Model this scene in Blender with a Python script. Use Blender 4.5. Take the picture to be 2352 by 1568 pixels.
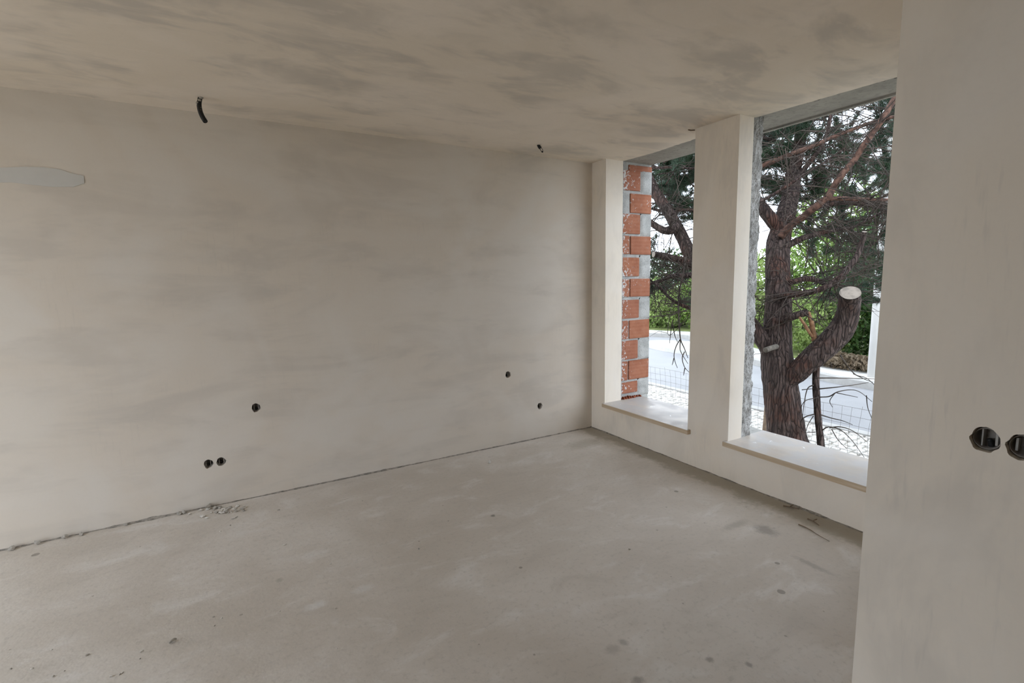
import bpy, bmesh, math, random
import numpy as np
from mathutils import Vector, Matrix, noise as mnoise

for o in list(bpy.data.objects):
    bpy.data.objects.remove(o)
SC = bpy.context.scene
COL = SC.collection
random.seed(7)
RNG = np.random.default_rng(11)

# ------------------------------------------------------------------ camera
FW, FH, FPX = 2352.0, 1568.0, 1127.911
YAW, PITCH, ROLL = 0.522316169, 0.124861674, -0.018266026
CAM = np.array([-3.12452432, -3.82808913, 1.50730927])
_f = np.array([math.sin(YAW)*math.cos(PITCH), math.cos(YAW)*math.cos(PITCH), -math.sin(PITCH)])
_r = np.array([math.cos(YAW), -math.sin(YAW), 0.0])
_u = np.cross(_r, _f)
RIGHT = math.cos(ROLL)*_r + math.sin(ROLL)*_u
UP = -math.sin(ROLL)*_r + math.cos(ROLL)*_u
FWD = _f
cd = bpy.data.cameras.new('camera')
cd.sensor_fit = 'HORIZONTAL'
cd.sensor_width = 36.0
cd.lens = FPX*36.0/FW
cd.clip_start = 0.05
cd.clip_end = 400
cam = bpy.data.objects.new('camera', cd)
COL.objects.link(cam)
M = Matrix.Identity(4)
for i in range(3):
    M[i][0] = RIGHT[i]; M[i][1] = UP[i]; M[i][2] = -FWD[i]; M[i][3] = CAM[i]
cam.matrix_world = M
SC.camera = cam

def ray(u, v):
    return RIGHT*(u-FW/2)/FPX + UP*(FH/2-v)/FPX + FWD
def at(u, v, d):
    """world point seen at photo pixel (u, v), d metres deep"""
    return CAM + ray(u, v)*d
def hit(u, v, ax, val):
    d = ray(u, v)
    return CAM + d*((val-CAM[ax])/d[ax])

# ------------------------------------------------------------------ light: bright overcast sky, daylight through the openings
SKY = 4.75
world = bpy.data.worlds.new('overcast_sky')
SC.world = world
world.use_nodes = True
bg = world.node_tree.nodes['Background']
bg.inputs[0].default_value = (0.80, 0.885, 1.0, 1)
bg.inputs[1].default_value = SKY
SC.view_settings.view_transform = 'Standard'
SC.view_settings.look = 'None'
SC.view_settings.gamma = 1.0
SC.view_settings.use_curve_mapping = False
SC.view_settings.exposure = 0.0
SC.cycles.max_bounces = 7
SC.cycles.diffuse_bounces = 6
SC.cycles.glossy_bounces = 2

# ------------------------------------------------------------------ helpers
def lin(r, g, b):
    def c(x):
        x /= 255.0
        return x/12.92 if x <= 0.04045 else ((x+0.055)/1.055)**2.4
    return (c(r), c(g), c(b), 1.0)

def mesh_obj(name, verts, faces, mat=None, parent=None, smooth=False):
    me = bpy.data.meshes.new(name)
    me.from_pydata([tuple(map(float, v)) for v in verts], [], [tuple(f) for f in faces])
    me.update()
    if smooth:
        me.polygons.foreach_set('use_smooth', [True]*len(me.polygons))
    o = bpy.data.objects.new(name, me)
    COL.objects.link(o)
    if mat: me.materials.append(mat)
    if parent: o.parent = parent
    return o

def mesh_np(name, V, F, mat=None):
    V = np.asarray(V, np.float32); F = np.asarray(F, np.int32); k = F.shape[1]
    me = bpy.data.meshes.new(name)
    me.vertices.add(len(V)); me.vertices.foreach_set('co', V.ravel())
    me.loops.add(F.size); me.loops.foreach_set('vertex_index', F.ravel())
    me.polygons.add(len(F)); me.polygons.foreach_set('loop_start', np.arange(0, F.size, k, dtype=np.int32))
    me.update(calc_edges=True); me.validate()
    if mat: me.materials.append(mat)
    o = bpy.data.objects.new(name, me); COL.objects.link(o); return o

class MB:
    def __init__(self): self.v = []; self.f = []
    def add(self, vs, fs):
        k = len(self.v)
        self.v += [tuple(map(float, p)) for p in vs]
        self.f += [tuple(i+k for i in f) for f in fs]
    def box(self, x0, x1, y0, y1, z0, z1):
        vs = [(x, y, z) for x in (x0, x1) for y in (y0, y1) for z in (z0, z1)]
        self.add(vs, [(0,1,3,2),(4,6,7,5),(0,4,5,1),(2,3,7,6),(0,2,6,4),(1,5,7,3)])
    def build(self, name, mat=None, parent=None, smooth=False):
        return mesh_obj(name, self.v, self.f, mat, parent, smooth)

def tag(o, label=None, cat=None, group=None, kind=None):
    if label: o['label'] = label
    if cat: o['category'] = cat
    if group: o['group'] = group
    if kind: o['kind'] = kind
    return o
def empty(name, loc):
    o = bpy.data.objects.new(name, None)
    o.empty_display_size = 0.05
    o.location = loc
    COL.objects.link(o)
    return o
def adopt(o, root):
    """parent a mesh given in world coordinates to a root that has a location only"""
    o.parent = root
    o.matrix_parent_inverse = Matrix.Translation(-Vector(root.location))
    return o

def box(name, x0, x1, y0, y1, z0, z1, mat, parent=None, bevel=0.0):
    bm = bmesh.new()
    bmesh.ops.create_cube(bm, size=1.0)
    for v in bm.verts:
        v.co = Vector((x0+(v.co.x+.5)*(x1-x0), y0+(v.co.y+.5)*(y1-y0), z0+(v.co.z+.5)*(z1-z0)))
    if bevel:
        bmesh.ops.bevel(bm, geom=bm.edges[:], offset=bevel, segments=2, affect='EDGES')
    me = bpy.data.meshes.new(name); bm.to_mesh(me); bm.free()
    if mat: me.materials.append(mat)
    o = bpy.data.objects.new(name, me); COL.objects.link(o)
    if parent: o.parent = parent
    return o

def nz(x, y, z, s=1.0):
    return mnoise.noise(Vector((x*s, y*s, z*s)))

def catmull(P, n):
    """P: list of rows (any width); returns resampled smooth rows"""
    P = np.array(P, float)
    Q = np.vstack([2*P[0]-P[1], P, 2*P[-1]-P[-2]])
    out = []
    for i in range(1, len(Q)-2):
        p0, p1, p2, p3 = Q[i-1], Q[i], Q[i+1], Q[i+2]
        for k in range(n):
            t = k/n
            out.append(.5*((2*p1)+(-p0+p2)*t+(2*p0-5*p1+4*p2-p3)*t*t+(-p0+3*p1-3*p2+p3)*t**3))
    out.append(P[-1])
    return np.array(out)

def tube(mb, rows, seg=8, rough=0.0, rs=6.0, cap0=True, cap1=True, phase=0.0):
    """rows: x y z r ; adds a tube to mb, returns last ring indices"""
    rows = np.asarray(rows, float)
    P = rows[:, :3]; Rr = rows[:, 3]
    T = np.gradient(P, axis=0)
    T /= np.linalg.norm(T, axis=1)[:, None]+1e-9
    a = np.array([0.3, 0.9, 0.1]) if abs(T[0][1]) < .8 else np.array([1., 0, 0])
    n = a - T[0]*(a@T[0]); n /= np.linalg.norm(n)
    vs = []
    for i in range(len(P)):
        n = n - T[i]*(n@T[i]); n /= np.linalg.norm(n)+1e-9
        b = np.cross(T[i], n)
        for k in range(seg):
            th = 2*math.pi*k/seg
            d = n*math.cos(th)+b*math.sin(th)
            r = Rr[i]
            if rough:
                q = P[i]+d*r
                r *= 1+rough*nz(q[0]+phase, q[1], q[2]*.35, rs)+rough*.6*nz(q[0], q[1]+phase, q[2]*.6, rs*2.7)
            vs.append(P[i]+d*r)
    fs = []
    for i in range(len(P)-1):
        for k in range(seg):
            k2 = (k+1) % seg
            fs.append((i*seg+k, i*seg+k2, (i+1)*seg+k2, (i+1)*seg+k))
    if cap0: fs.append(tuple(range(seg))[::-1])
    L = (len(P)-1)*seg
    if cap1: fs.append(tuple(L+k for k in range(seg)))
    mb.add(vs, fs)
    return np.array(vs[L:L+seg])

# ------------------------------------------------------------------ node materials
class NT:
    def __init__(self, name):
        self.m = bpy.data.materials.new(name); self.m.use_nodes = True
        self.t = self.m.node_tree; self.b = self.t.nodes['Principled BSDF']
        self.b.inputs['Specular IOR Level'].default_value = 0.3
        g = self.t.nodes.new('ShaderNodeNewGeometry'); self.pos = g.outputs['Position']
    def n(self, kind, **kw):
        nd = self.t.nodes.new(kind)
        for k, v in kw.items(): setattr(nd, k, v)
        return nd
    def link(self, a, b): self.t.links.new(a, b)
    def put(self, sock, val):
        if hasattr(val, 'is_linked') or hasattr(val, 'links'): self.link(val, sock)
        else: sock.default_value = val
    def mapping(self, scale=(1,1,1), rot=(0,0,0), loc=(0,0,0), src=None):
        m = self.n('ShaderNodeMapping')
        m.inputs['Scale'].default_value = scale; m.inputs['Rotation'].default_value = rot; m.inputs['Location'].default_value = loc
        self.link(src or self.pos, m.inputs['Vector']); return m.outputs[0]
    def noise(self, vec=None, scale=1.0, detail=4, rough=.55, dist=0.0):
        t = self.n('ShaderNodeTexNoise')
        t.inputs['Scale'].default_value = scale; t.inputs['Detail'].default_value = detail
        t.inputs['Roughness'].default_value = rough; t.inputs['Distortion'].default_value = dist
        self.link(vec or self.pos, t.inputs['Vector']); return t.outputs['Fac']
    def voro(self, vec=None, scale=5.0, feature='F1', rnd=1.0, out='Distance'):
        t = self.n('ShaderNodeTexVoronoi', feature=feature)
        t.inputs['Scale'].default_value = scale; t.inputs['Randomness'].default_value = rnd
        self.link(vec or self.pos, t.inputs['Vector']); return t.outputs[out]
    def ramp(self, fac, a, b, va=0.0, vb=1.0):
        m = self.n('ShaderNodeMapRange')
        m.interpolation_type = 'SMOOTHSTEP'
        self.put(m.inputs['Value'], fac)
        m.inputs['From Min'].default_value = a; m.inputs['From Max'].default_value = b
        m.inputs['To Min'].default_value = va; m.inputs['To Max'].default_value = vb
        return m.outputs[0]
    def math(self, op, a, b=0.0, clamp=False):
        m = self.n('ShaderNodeMath', operation=op); m.use_clamp = clamp
        self.put(m.inputs[0], a); self.put(m.inputs[1], b); return m.outputs[0]
    def mix(self, fac, a, b, mode='MIX'):
        m = self.n('ShaderNodeMix', data_type='RGBA', blend_type=mode)
        self.put(m.inputs['Factor'], fac); self.put(m.inputs['A'], a); self.put(m.inputs['B'], b)
        return [s for s in m.outputs if s.type == 'RGBA'][0]
    def bump(self, h, strength=.3, dist=.01):
        b = self.n('ShaderNodeBump'); b.inputs['Strength'].default_value = strength; b.inputs['Distance'].default_value = dist
        self.link(h, b.inputs['Height']); self.link(b.outputs[0], self.b.inputs['Normal']); return b
    def sep(self):
        s = self.n('ShaderNodeSeparateXYZ'); self.link(self.pos, s.inputs[0]); return s.outputs
    def blob(self, centre, sx, sy, noise, amt=.35, soft=.25):
        """a stain: soft disc round a point, its rim broken by noise"""
        v = self.n('ShaderNodeVectorMath', operation='SUBTRACT'); self.link(self.pos, v.inputs[0]); v.inputs[1].default_value = centre
        m = self.n('ShaderNodeVectorMath', operation='MULTIPLY'); self.link(v.outputs[0], m.inputs[0]); m.inputs[1].default_value = (1/sx, 1/sy, 0)
        l = self.n('ShaderNodeVectorMath', operation='LENGTH'); self.link(m.outputs[0], l.inputs[0])
        d = self.math('ADD', l.outputs['Value'], self.math('MULTIPLY', self.math('SUBTRACT', noise, .5), amt*4))
        return self.ramp(d, 1-soft, 1+soft, 1.0, 0.0)
    def done(self, col, rough=.8):
        self.put(self.b.inputs['Base Color'], col); self.put(self.b.inputs['Roughness'], rough); return self.m

def plaster(name, base, dark, light, streak=(.5, .5, 5.0), rot=(0, 0, 0), amount=.6, hatch=.35):
    t = NT(name)
    cloud = t.noise(scale=1.1, detail=3, rough=.6, dist=.8)
    sv = t.mapping(scale=streak, rot=rot)
    st = t.noise(sv, scale=1.6, detail=4, rough=.62, dist=.5)
    sv2 = t.mapping(scale=(streak[0]*3, streak[1]*3, streak[2]*2), rot=rot, loc=(3.1, 1.7, 9.2))
    st2 = t.noise(sv2, scale=1.4, detail=4, rough=.65, dist=.3)
    fine = t.noise(scale=55, detail=1, rough=.7)
    hv = t.mapping(scale=(26, 26, 3.0))
    ht = t.noise(hv, scale=2.2, detail=2, rough=.6)
    c = t.mix(t.ramp(cloud, .38, .66), base, light)
    patch = t.math('MULTIPLY', t.ramp(st, .44, .64), t.ramp(cloud, .66, .36, .25, 1.0))
    c = t.mix(t.math('MULTIPLY', patch, amount), c, dark)
    c = t.mix(t.math('MULTIPLY', t.ramp(st2, .44, .30), amount*.5), c, light)
    patch2 = t.math('MULTIPLY', t.ramp(st2, .54, .70), t.ramp(st, .42, .6))
    c = t.mix(t.math('MULTIPLY', patch2, amount*.6), c, dark)
    c = t.mix(t.math('MULTIPLY', t.ramp(ht, .52, .75), t.math('MULTIPLY', t.ramp(cloud, .5, .35), hatch)), c, dark)
    c = t.mix(t.math('MULTIPLY', t.ramp(fine, .45, .75), .06), c, dark)
    t.bump(t.noise(sv, scale=4.0, detail=2, rough=.6), .16, .012)
    return t.done(c, .78)

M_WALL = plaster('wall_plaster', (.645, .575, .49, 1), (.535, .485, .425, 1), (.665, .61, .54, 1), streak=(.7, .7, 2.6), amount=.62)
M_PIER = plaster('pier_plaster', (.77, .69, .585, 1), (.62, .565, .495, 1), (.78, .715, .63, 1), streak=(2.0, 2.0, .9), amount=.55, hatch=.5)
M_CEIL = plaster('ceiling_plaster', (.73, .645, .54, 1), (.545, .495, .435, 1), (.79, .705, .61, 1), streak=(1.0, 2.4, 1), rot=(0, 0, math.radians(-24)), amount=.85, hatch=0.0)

def m_concrete(name, a, b, sc=3.0, bumpy=.5, speck=.35):
    t = NT(name)
    n1 = t.noise(scale=sc, detail=6, rough=.65, dist=.4); n2 = t.noise(scale=sc*14, detail=4, rough=.7)
    c = t.mix(t.ramp(n1, .35, .65), a, b)
    c = t.mix(t.math('MULTIPLY', t.ramp(n2, .52, .62), speck), c, (.16, .155, .14, 1))
    t.bump(t.math('ADD', n1, t.math('MULTIPLY', n2, .6)), bumpy, .012)
    return t.done(c, .9)
M_CONC = m_concrete('bare_concrete', (.33, .325, .30, 1), (.45, .44, .41, 1))
M_SLAB = m_concrete('shuttered_concrete', (.27, .26, .235, 1), (.37, .355, .32, 1), 2.0, .3)
M_EDGE = m_concrete('broken_plaster', (.17, .155, .13, 1), (.36, .335, .295, 1), 22.0, 1.0, .9)
M_ROUGH = m_concrete('rough_render', (.32, .315, .30, 1), (.56, .555, .54, 1), 9.0, 1.0, .85)
M_MORTAR = m_concrete('grey_mortar', (.37, .37, .355, 1), (.52, .52, .50, 1), 7.0, .8)

# floor screed
def m_floor():
    t = NT('floor_screed')
    cl = t.noise(scale=.8, detail=3, rough=.62, dist=.7)
    md = t.noise(t.mapping(scale=(1.0, 1.8, 1)), scale=3.1, detail=5, rough=.66, dist=.5)
    fn = t.noise(scale=38, detail=3, rough=.72)
    c = t.mix(t.ramp(cl, .33, .66), (.51, .455, .39, 1), (.60, .55, .49, 1))
    c = t.mix(t.math('MULTIPLY', t.ramp(md, .50, .72), .55), c, (.68, .65, .61, 1))
    c = t.mix(t.math('MULTIPLY', t.ramp(md, .47, .30), .40), c, (.44, .395, .34, 1))
    c = t.mix(t.math('MULTIPLY', t.ramp(fn, .5, .75), .42), c, (.36, .33, .285, 1))
    # small dark drips of different size
    vd = t.voro(t.mapping(scale=(1, 1, 0.0)), scale=4.3)
    cs = t.n('ShaderNodeSeparateColor'); t.link(vd.node.outputs['Color'], cs.inputs[0])
    rad = t.math('MULTIPLY', t.math('POWER', cs.outputs[0], 4.0), .085)
    spot = t.ramp(t.math('SUBTRACT', t.math('ADD', vd, t.math('MULTIPLY', t.math('SUBTRACT', fn, .5), .03)), rad), -.012, .008, 1.0, 0.0)
    c = t.mix(t.math('MULTIPLY', spot, .62), c, (.15, .13, .10, 1))
    vd2 = t.voro(t.mapping(scale=(1, 1, 0.0), loc=(5.3, 2.2, 0)), scale=11)
    cs2 = t.n('ShaderNodeSeparateColor'); t.link(vd2.node.outputs['Color'], cs2.inputs[0])
    sp2 = t.ramp(t.math('SUBTRACT', vd2, t.math('MULTIPLY', t.math('POWER', cs2.outputs[1], 6.0), .09)), -.01, .01, 1.0, 0.0)
    c = t.mix(t.math('MULTIPLY', sp2, .5), c, (.18, .155, .12, 1))
    # pale scuffs
    sv = t.noise(t.mapping(scale=(2.2, 9, 1), rot=(0, 0, .6)), scale=1.5, detail=4, rough=.7)
    c = t.mix(t.math('MULTIPLY', t.math('MULTIPLY', t.ramp(sv, .62, .72), t.ramp(cl, .45, .62)), .4), c, (.66, .64, .60, 1))
    # damp strip along the window wall
    S = t.sep()
    dmp = t.math('ADD', S[0], t.math('MULTIPLY', t.math('SUBTRACT', t.noise(scale=4.5, detail=4, rough=.7), .5), .55))
    c = t.mix(t.math('MULTIPLY', t.ramp(dmp, -.25, -.12), .72), c, (.30, .265, .20, 1))
    # trodden stains
    rim = t.noise(scale=30, detail=4, rough=.8)
    for (u, v, sx, sy, k, colr) in [(1345, 1018, .20, .09, .5, (.31, .275, .21, 1)), (1758, 1217, .05, .06, .6, (.20, .175, .15, 1)), (1690, 1205, .10, .025, .4, (.24, .22, .18, 1)),
                              (1865, 1297, .02, .09, .45, (.23, .20, .17, 1)), (1432, 1474, .018, .018, .5, (.22, .20, .17, 1)), (1408, 1492, .03, .02, .4, (.24, .21, .18, 1)),
                              (1132, 1184, .013, .013, .8, (.15, .14, .11, 1)), (643, 1332, .016, .018, .45, (.25, .24, .19, 1)), (1465, 1562, .022, .018, .6, (.19, .165, .14, 1)),
                              (725, 1390, .045, .025, .45, (.74, .73, .71, 1)), (835, 1352, .05, .03, .35, (.70, .69, .67, 1)), (1630, 1514, .015, .012, .6, (.19, .165, .14, 1)), (1720, 1525, .012, .012, .6, (.19, .165, .14, 1))]:
        p = hit(u, v, 2, 0.0)
        c = t.mix(t.math('MULTIPLY', t.blob((p[0], p[1], 0), sx, sy, rim, .5, .6), k), c, colr)
    t.bump(t.noise(scale=30, detail=2, rough=.7), .22, .006)
    t.b.inputs['Specular IOR Level'].default_value = .45
    return t.done(c, t.ramp(cl, .3, .7, .62, .5))
M_FLOOR = m_floor()

def m_brick():
    t = NT('hollow_clay_brick')
    n1 = t.noise(scale=9, detail=5, rough=.6)
    oi = t.n('ShaderNodeObjectInfo')
    c = t.mix(t.ramp(n1, .3, .7), (.29, .105, .055, 1), (.38, .155, .088, 1))
    c = t.mix(t.math('MULTIPLY', oi.outputs['Random'], .45), c, (.30, .115, .075, 1))
    rib = t.n('ShaderNodeTexWave'); rib.bands_direction = 'Z'; rib.inputs['Scale'].default_value = 9; rib.inputs['Distortion'].default_value = .6
    t.link(t.pos, rib.inputs['Vector'])
    c = t.mix(t.math('MULTIPLY', rib.outputs['Fac'], .14), c, (.46, .23, .15, 1))
    # plaster splashes, thicker towards the room side
    S = t.sep()
    sp = t.noise(scale=34, detail=5, rough=.68, dist=.6)
    bias = t.ramp(S[0], .20, .40, .15, .0)
    bands = t.math('MULTIPLY', t.ramp(t.noise(t.mapping(scale=(0, 0, 2.3)), scale=1.0, detail=1), .52, .62), .05)
    hi = t.ramp(S[2], 1.9, 2.45, .0, .05)
    sp2 = t.math('ADD', t.math('ADD', sp, bias), t.math('ADD', bands, hi))
    c = t.mix(t.ramp(sp2, .665, .70), c, (.60, .59, .575, 1))
    dn = t.noise(scale=22, detail=3)
    c = t.mix(t.math('MULTIPLY', t.ramp(dn, .58, .75), .3), c, (.34, .30, .27, 1))
    t.bump(t.math('ADD', t.math('MULTIPLY', rib.outputs['Fac'], .3), t.math('ADD', n1, sp)), .4, .006)
    return t.done(c, .88)
M_BRICK = m_brick()
M_BRICKIN = NT('broken_brick_inside').done((.22, .06, .028, 1), .95)

def m_stone():
    t = NT('limestone_sill')
    g = t.noise(t.mapping(scale=(14, 2.2, 30)), scale=1.5, detail=5, rough=.6)
    n = t.noise(scale=4.5, detail=6, rough=.65, dist=.5)
    c = t.mix(t.ramp(g, .35, .7), (.50, .385, .26, 1), (.60, .49, .36, 1))
    geo = t.n('ShaderNodeNewGeometry')
    sx = t.n('ShaderNodeSeparateXYZ'); t.link(geo.outputs['Normal'], sx.inputs[0])
    dust = t.math('MULTIPLY', t.ramp(sx.outputs[2], .5, .9), t.ramp(n, .30, .60, .55, .95))
    c = t.mix(dust, c, (.47, .45, .435, 1))
    sp = t.noise(scale=11, detail=6, rough=.7, dist=1.0)
    c = t.mix(t.math('MULTIPLY', t.ramp(sp, .64, .69), t.ramp(sx.outputs[2], .5, .9)), c, (.80, .80, .80, 1))
    t.bump(t.math('ADD', n, sp), .12, .004)
    return t.done(c, t.ramp(n, .35, .65, .32, .55))
M_SILL = m_stone()

def flat(name, col, rough=.7, nscale=12, var=.25):
    t = NT(name)
    n = t.noise(scale=nscale, detail=5, rough=.65)
    d = tuple(x*(1-var) for x in col[:3])+(1,)
    t.bump(n, .2, .01)
    return t.done(t.mix(t.ramp(n, .35, .65), d, tuple(col[:3])+(1,)), rough)
M_PATCH = flat('grey_filler', (.58, .565, .53), .6, 3, .05)
M_BLACK = flat('black_plastic', (.022, .021, .02), .55)
M_BOX = flat('dark_box_plastic', (.26, .235, .21), .6)
M_BOXL = flat('grey_box_plastic', (.42, .40, .37), .6)
M_SPLASH = flat('plaster_splash', (.50, .46, .40), .9)
M_CHIP = flat('plaster_chip', (.66, .62, .56), .9, 40, .2)
M_CHIPD = flat('mortar_crumb', (.42, .385, .335), .95, 40, .3)
M_FILLET = flat('crumbled_mortar', (.36, .325, .28), .95, 30, .55)
M_TWIGDRY = flat('dry_twig', (.20, .145, .10), .9, 40, .3)

# ------------------------------------------------------------------ structure
H = 2.6
XE, YB = -5.9, -9.0          # far end of the room, back of the entry
def cut(o, cutters):
    for c in cutters:
        m = o.modifiers.new('cut', 'BOOLEAN'); m.operation = 'DIFFERENCE'; m.solver = 'EXACT'; m.object = c
    dg = bpy.context.evaluated_depsgraph_get()
    me = bpy.data.meshes.new_from_object(o.evaluated_get(dg))
    o.modifiers.clear(); old = o.data; o.data = me; bpy.data.meshes.remove(old)
    for c in cutters:
        d = c.data; bpy.data.objects.remove(c); bpy.data.meshes.remove(d)
def hole_cutter(p, axis, r, depth, seed):
    """irregular round plug; axis is the direction into the wall"""
    rd = random.Random(seed)
    a = Vector(axis); e1 = Vector((0, 0, 1)); e2 = a.cross(e1)
    ph = rd.uniform(0, 9); nick = [rd.uniform(0, 6.28) for _ in range(3)]
    vs, n = [], 40
    for d in (-.02, depth):
        for k in range(n):
            th = 2*math.pi*k/n
            rr = r*(1+.05*math.sin(3*th+ph)+.04*math.sin(7*th+ph*2)+rd.uniform(-.02, .02) if d < 0 else 1+.04*math.sin(3*th+ph))
            for q in nick:
                dd = abs((th-q+math.pi) % (2*math.pi)-math.pi)
                if dd < .30: rr *= 1+.09*(1-dd/.30)
            vs.append(Vector(p)+a*d+(e1*math.sin(th)*1.07+e2*math.cos(th)*.97)*rr)
    fs = [tuple(range(n)), tuple(range(2*n-1, n-1, -1))]
    for k in range(n):
        fs.append((k, n+k, n+(k+1) % n, (k+1) % n))
    o = mesh_obj('plug', vs, fs)
    bm = bmesh.new(); bm.from_mesh(o.data); bmesh.ops.recalc_face_normals(bm, faces=bm.faces[:]); bm.to_mesh(o.data); bm.free()
    return o
LHOLES = [(-3.009, .648), (-3.322, .302), (-3.249, .302), (-.968, .653), (-.628, .311)]
RHOLES = [(-3.358, 1.060), (-3.430, 1.059)]

floor = box('floor', XE-.2, 0.0, YB-.2, .25, -.15, 0.0, M_FLOOR); tag(floor, kind='structure')

# left wall: core and a plaster coat that stops short of the screed
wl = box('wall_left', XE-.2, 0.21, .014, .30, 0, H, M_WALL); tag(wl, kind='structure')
cut(wl, [hole_cutter((x, .014, z), (0, 1, 0), .0285, .055, i+20) for i, (x, z) in enumerate(LHOLES)])
mb = MB(); nn = 520
xs = [XE-.2+(0.0-XE+.2)*k/nn for k in range(nn+1)]
zb = [.002+.006*abs(nz(x, 3, 1, 9))+.016*max(0, nz(x, 7, 1, 3.1)-.2) for x in xs]
vs = []
for x, z in zip(xs, zb): vs += [(x, 0, z), (x, 0, H), (x, .016, z), (x, .016, H)]
fs = []
for k in range(nn):
    a = 4*k; b = a+4
    fs += [(a, b, b+1, a+1), (a+2, a+3, b+3, b+2), (a, a+2, b+2, b), (a+1, b+1, b+3, a+3)]
fs += [(0, 1, 3, 2), (4*nn, 4*nn+2, 4*nn+3, 4*nn+1)]
mb.add(vs, fs)
coat = mb.build('plaster_coat', M_WALL, wl)
cut(coat, [hole_cutter((x, 0, z), (0, 1, 0), .0285, .03, i+20) for i, (x, z) in enumerate(LHOLES)])
# grey filler patch, raised a few millimetres
pp = [(0, 0.0), (60, -2), (100, -1), (140, 4), (160, 12), (193, 19), (194, 36), (170, 44), (120, 44), (60, 38), (30, 34), (0, 34)]
edge = [hit(u, 385+v, 1, 0) for u, v in pp]
edge = [(XE+.9, 0, 2.165)] + [tuple(p) for p in edge] + [(XE+.9, 0, 2.06)]
vs = [(p[0], -.0035, p[2]) for p in edge] + [(p[0], .004, p[2]) for p in edge]
n = len(edge)
mesh_obj('filler_patch', vs, [tuple(range(n)), tuple(range(2*n-1, n-1, -1))]+[(k, n+k, n+(k+1) % n, (k+1) % n) for k in range(n)], M_PATCH, wl)['label'] = 'smooth pale grey filler patch'

# window wall: low parapet, corner pier, pillar between the openings, pier beside the partition
W1 = (-.20, -1.206); W2 = (-1.575, -2.60); ZS = .257
ww = MB()
ww.box(0, .21, -3.20, 0.014, 0, ZS)
ww.box(0, .21, W1[0], .014, ZS, H)
ww.box(0, .155, W2[0], W1[1], ZS, H)
ww.box(0, .21, -3.20, W2[1], ZS, H)
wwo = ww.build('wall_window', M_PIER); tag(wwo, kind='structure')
box('parapet_outer_leaf', .21, .56, -3.2, .30, -.66, ZS, M_CONC, wwo)
# brick jamb of the far opening: mortar backing and clay bricks, one by one
YJ = -.178
box('mortar_backing', .212, .604, YJ+.004, .30, ZS, H+.02, M_MORTAR, wwo)
courses = [(2.529, 2.583, [(.30, .606)]),
           (2.342, 2.529, [(.212, .455)]), (2.132, 2.317, [(.325, .606)]), (1.932, 2.119, [(.212, .455)]),
           (1.734, 1.911, [(.212, .318), (.332, .606)]), (1.521, 1.704, [(.212, .452)]), (1.319, 1.495, [(.212, .322), (.334, .606)]),
           (1.105, 1.288, [(.212, .458)]), (.898, 1.083, [(.212, .318), (.328, .606)]), (.693, .881, [(.212, .447)]),
           (.482, .675, [(.212, .315), (.326, .604)]), (.345, .459, [(.212, .452)])]
brick_mesh = {}
for ci, (z0, z1, spans) in enumerate(courses):
    for (x0, x1) in spans:
        key = (round(x1-x0, 3), round(z1-z0, 3))
        if key not in brick_mesh:
            o = box('brick', -(x1-x0)/2, (x1-x0)/2, -.006, .05, -(z1-z0)/2, (z1-z0)/2, M_BRICK, wwo, bevel=.004)
            for v in o.data.vertices:
                v.co.x += .004*nz(v.co.x*9+ci, v.co.z*9, 1); v.co.z += .004*nz(v.co.x*9, v.co.z*9+ci, 5)
            brick_mesh[key] = o.data
        else:
            o = bpy.data.objects.new('brick', brick_mesh[key]); COL.objects.link(o); o.parent = wwo
        o.location = ((x0+x1)/2, YJ+random.uniform(-.003, .003), (z0+z1)/2)
        o.rotation_euler = (0, random.uniform(-.008, .008), 0)
# grey render squared over the outer ends of every other course
for (z0, z1, x0) in [(2.325, 2.55, .462), (1.915, 2.13, .462), (1.50, 1.725, .458), (1.09, 1.305, .462), (.675, .895, .455), (.30, .48, .458)]:
    nxx, nzz = 7, 10; vs = []
    for j in range(nzz+1):
        for i in range(nxx+1):
            x = x0+(.612-x0)*i/nxx; z = z0+(z1-z0)*j/nzz
            rim = (i in (0, nxx)) or (j in (0, nzz))
            x += .008*nz(z*30, x0, z0*7) if i == 0 else 0
            vs.append((x, YJ+(.004 if rim else -.007+.005*nz(x*25, z*25, 3)), z))
    fs = [(j*(nxx+1)+i, j*(nxx+1)+i+1, (j+1)*(nxx+1)+i+1, (j+1)*(nxx+1)+i) for j in range(nzz) for i in range(nxx)]
    mesh_obj('mortar_patch', vs, fs, M_MORTAR, wwo, True)
# knocked-out brick at the foot of the jamb
mb = MB()
for k in range(9):
    x = .215+.032*k; w = .022+.012*random.random(); y = YJ-.012-.03*random.random(); z = ZS+.036
    h = .012+.03*random.random()*(1-k/10)
    mb.add([(x, y, z), (x+w, y+.008, z), (x+w+.004, YJ+.03, z), (x-.004, YJ+.03, z), (x+.004, y+.006, z+h), (x+w-.005, y+.012, z+h*.7), (x+w, YJ+.03, z+h*1.1), (x, YJ+.03, z+h*.9)],
           [(0,1,5,4),(1,2,6,5),(2,3,7,6),(3,0,4,7),(4,5,6,7)])
mb.build('broken_brick_foot', M_BRICKIN, wwo)
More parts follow.
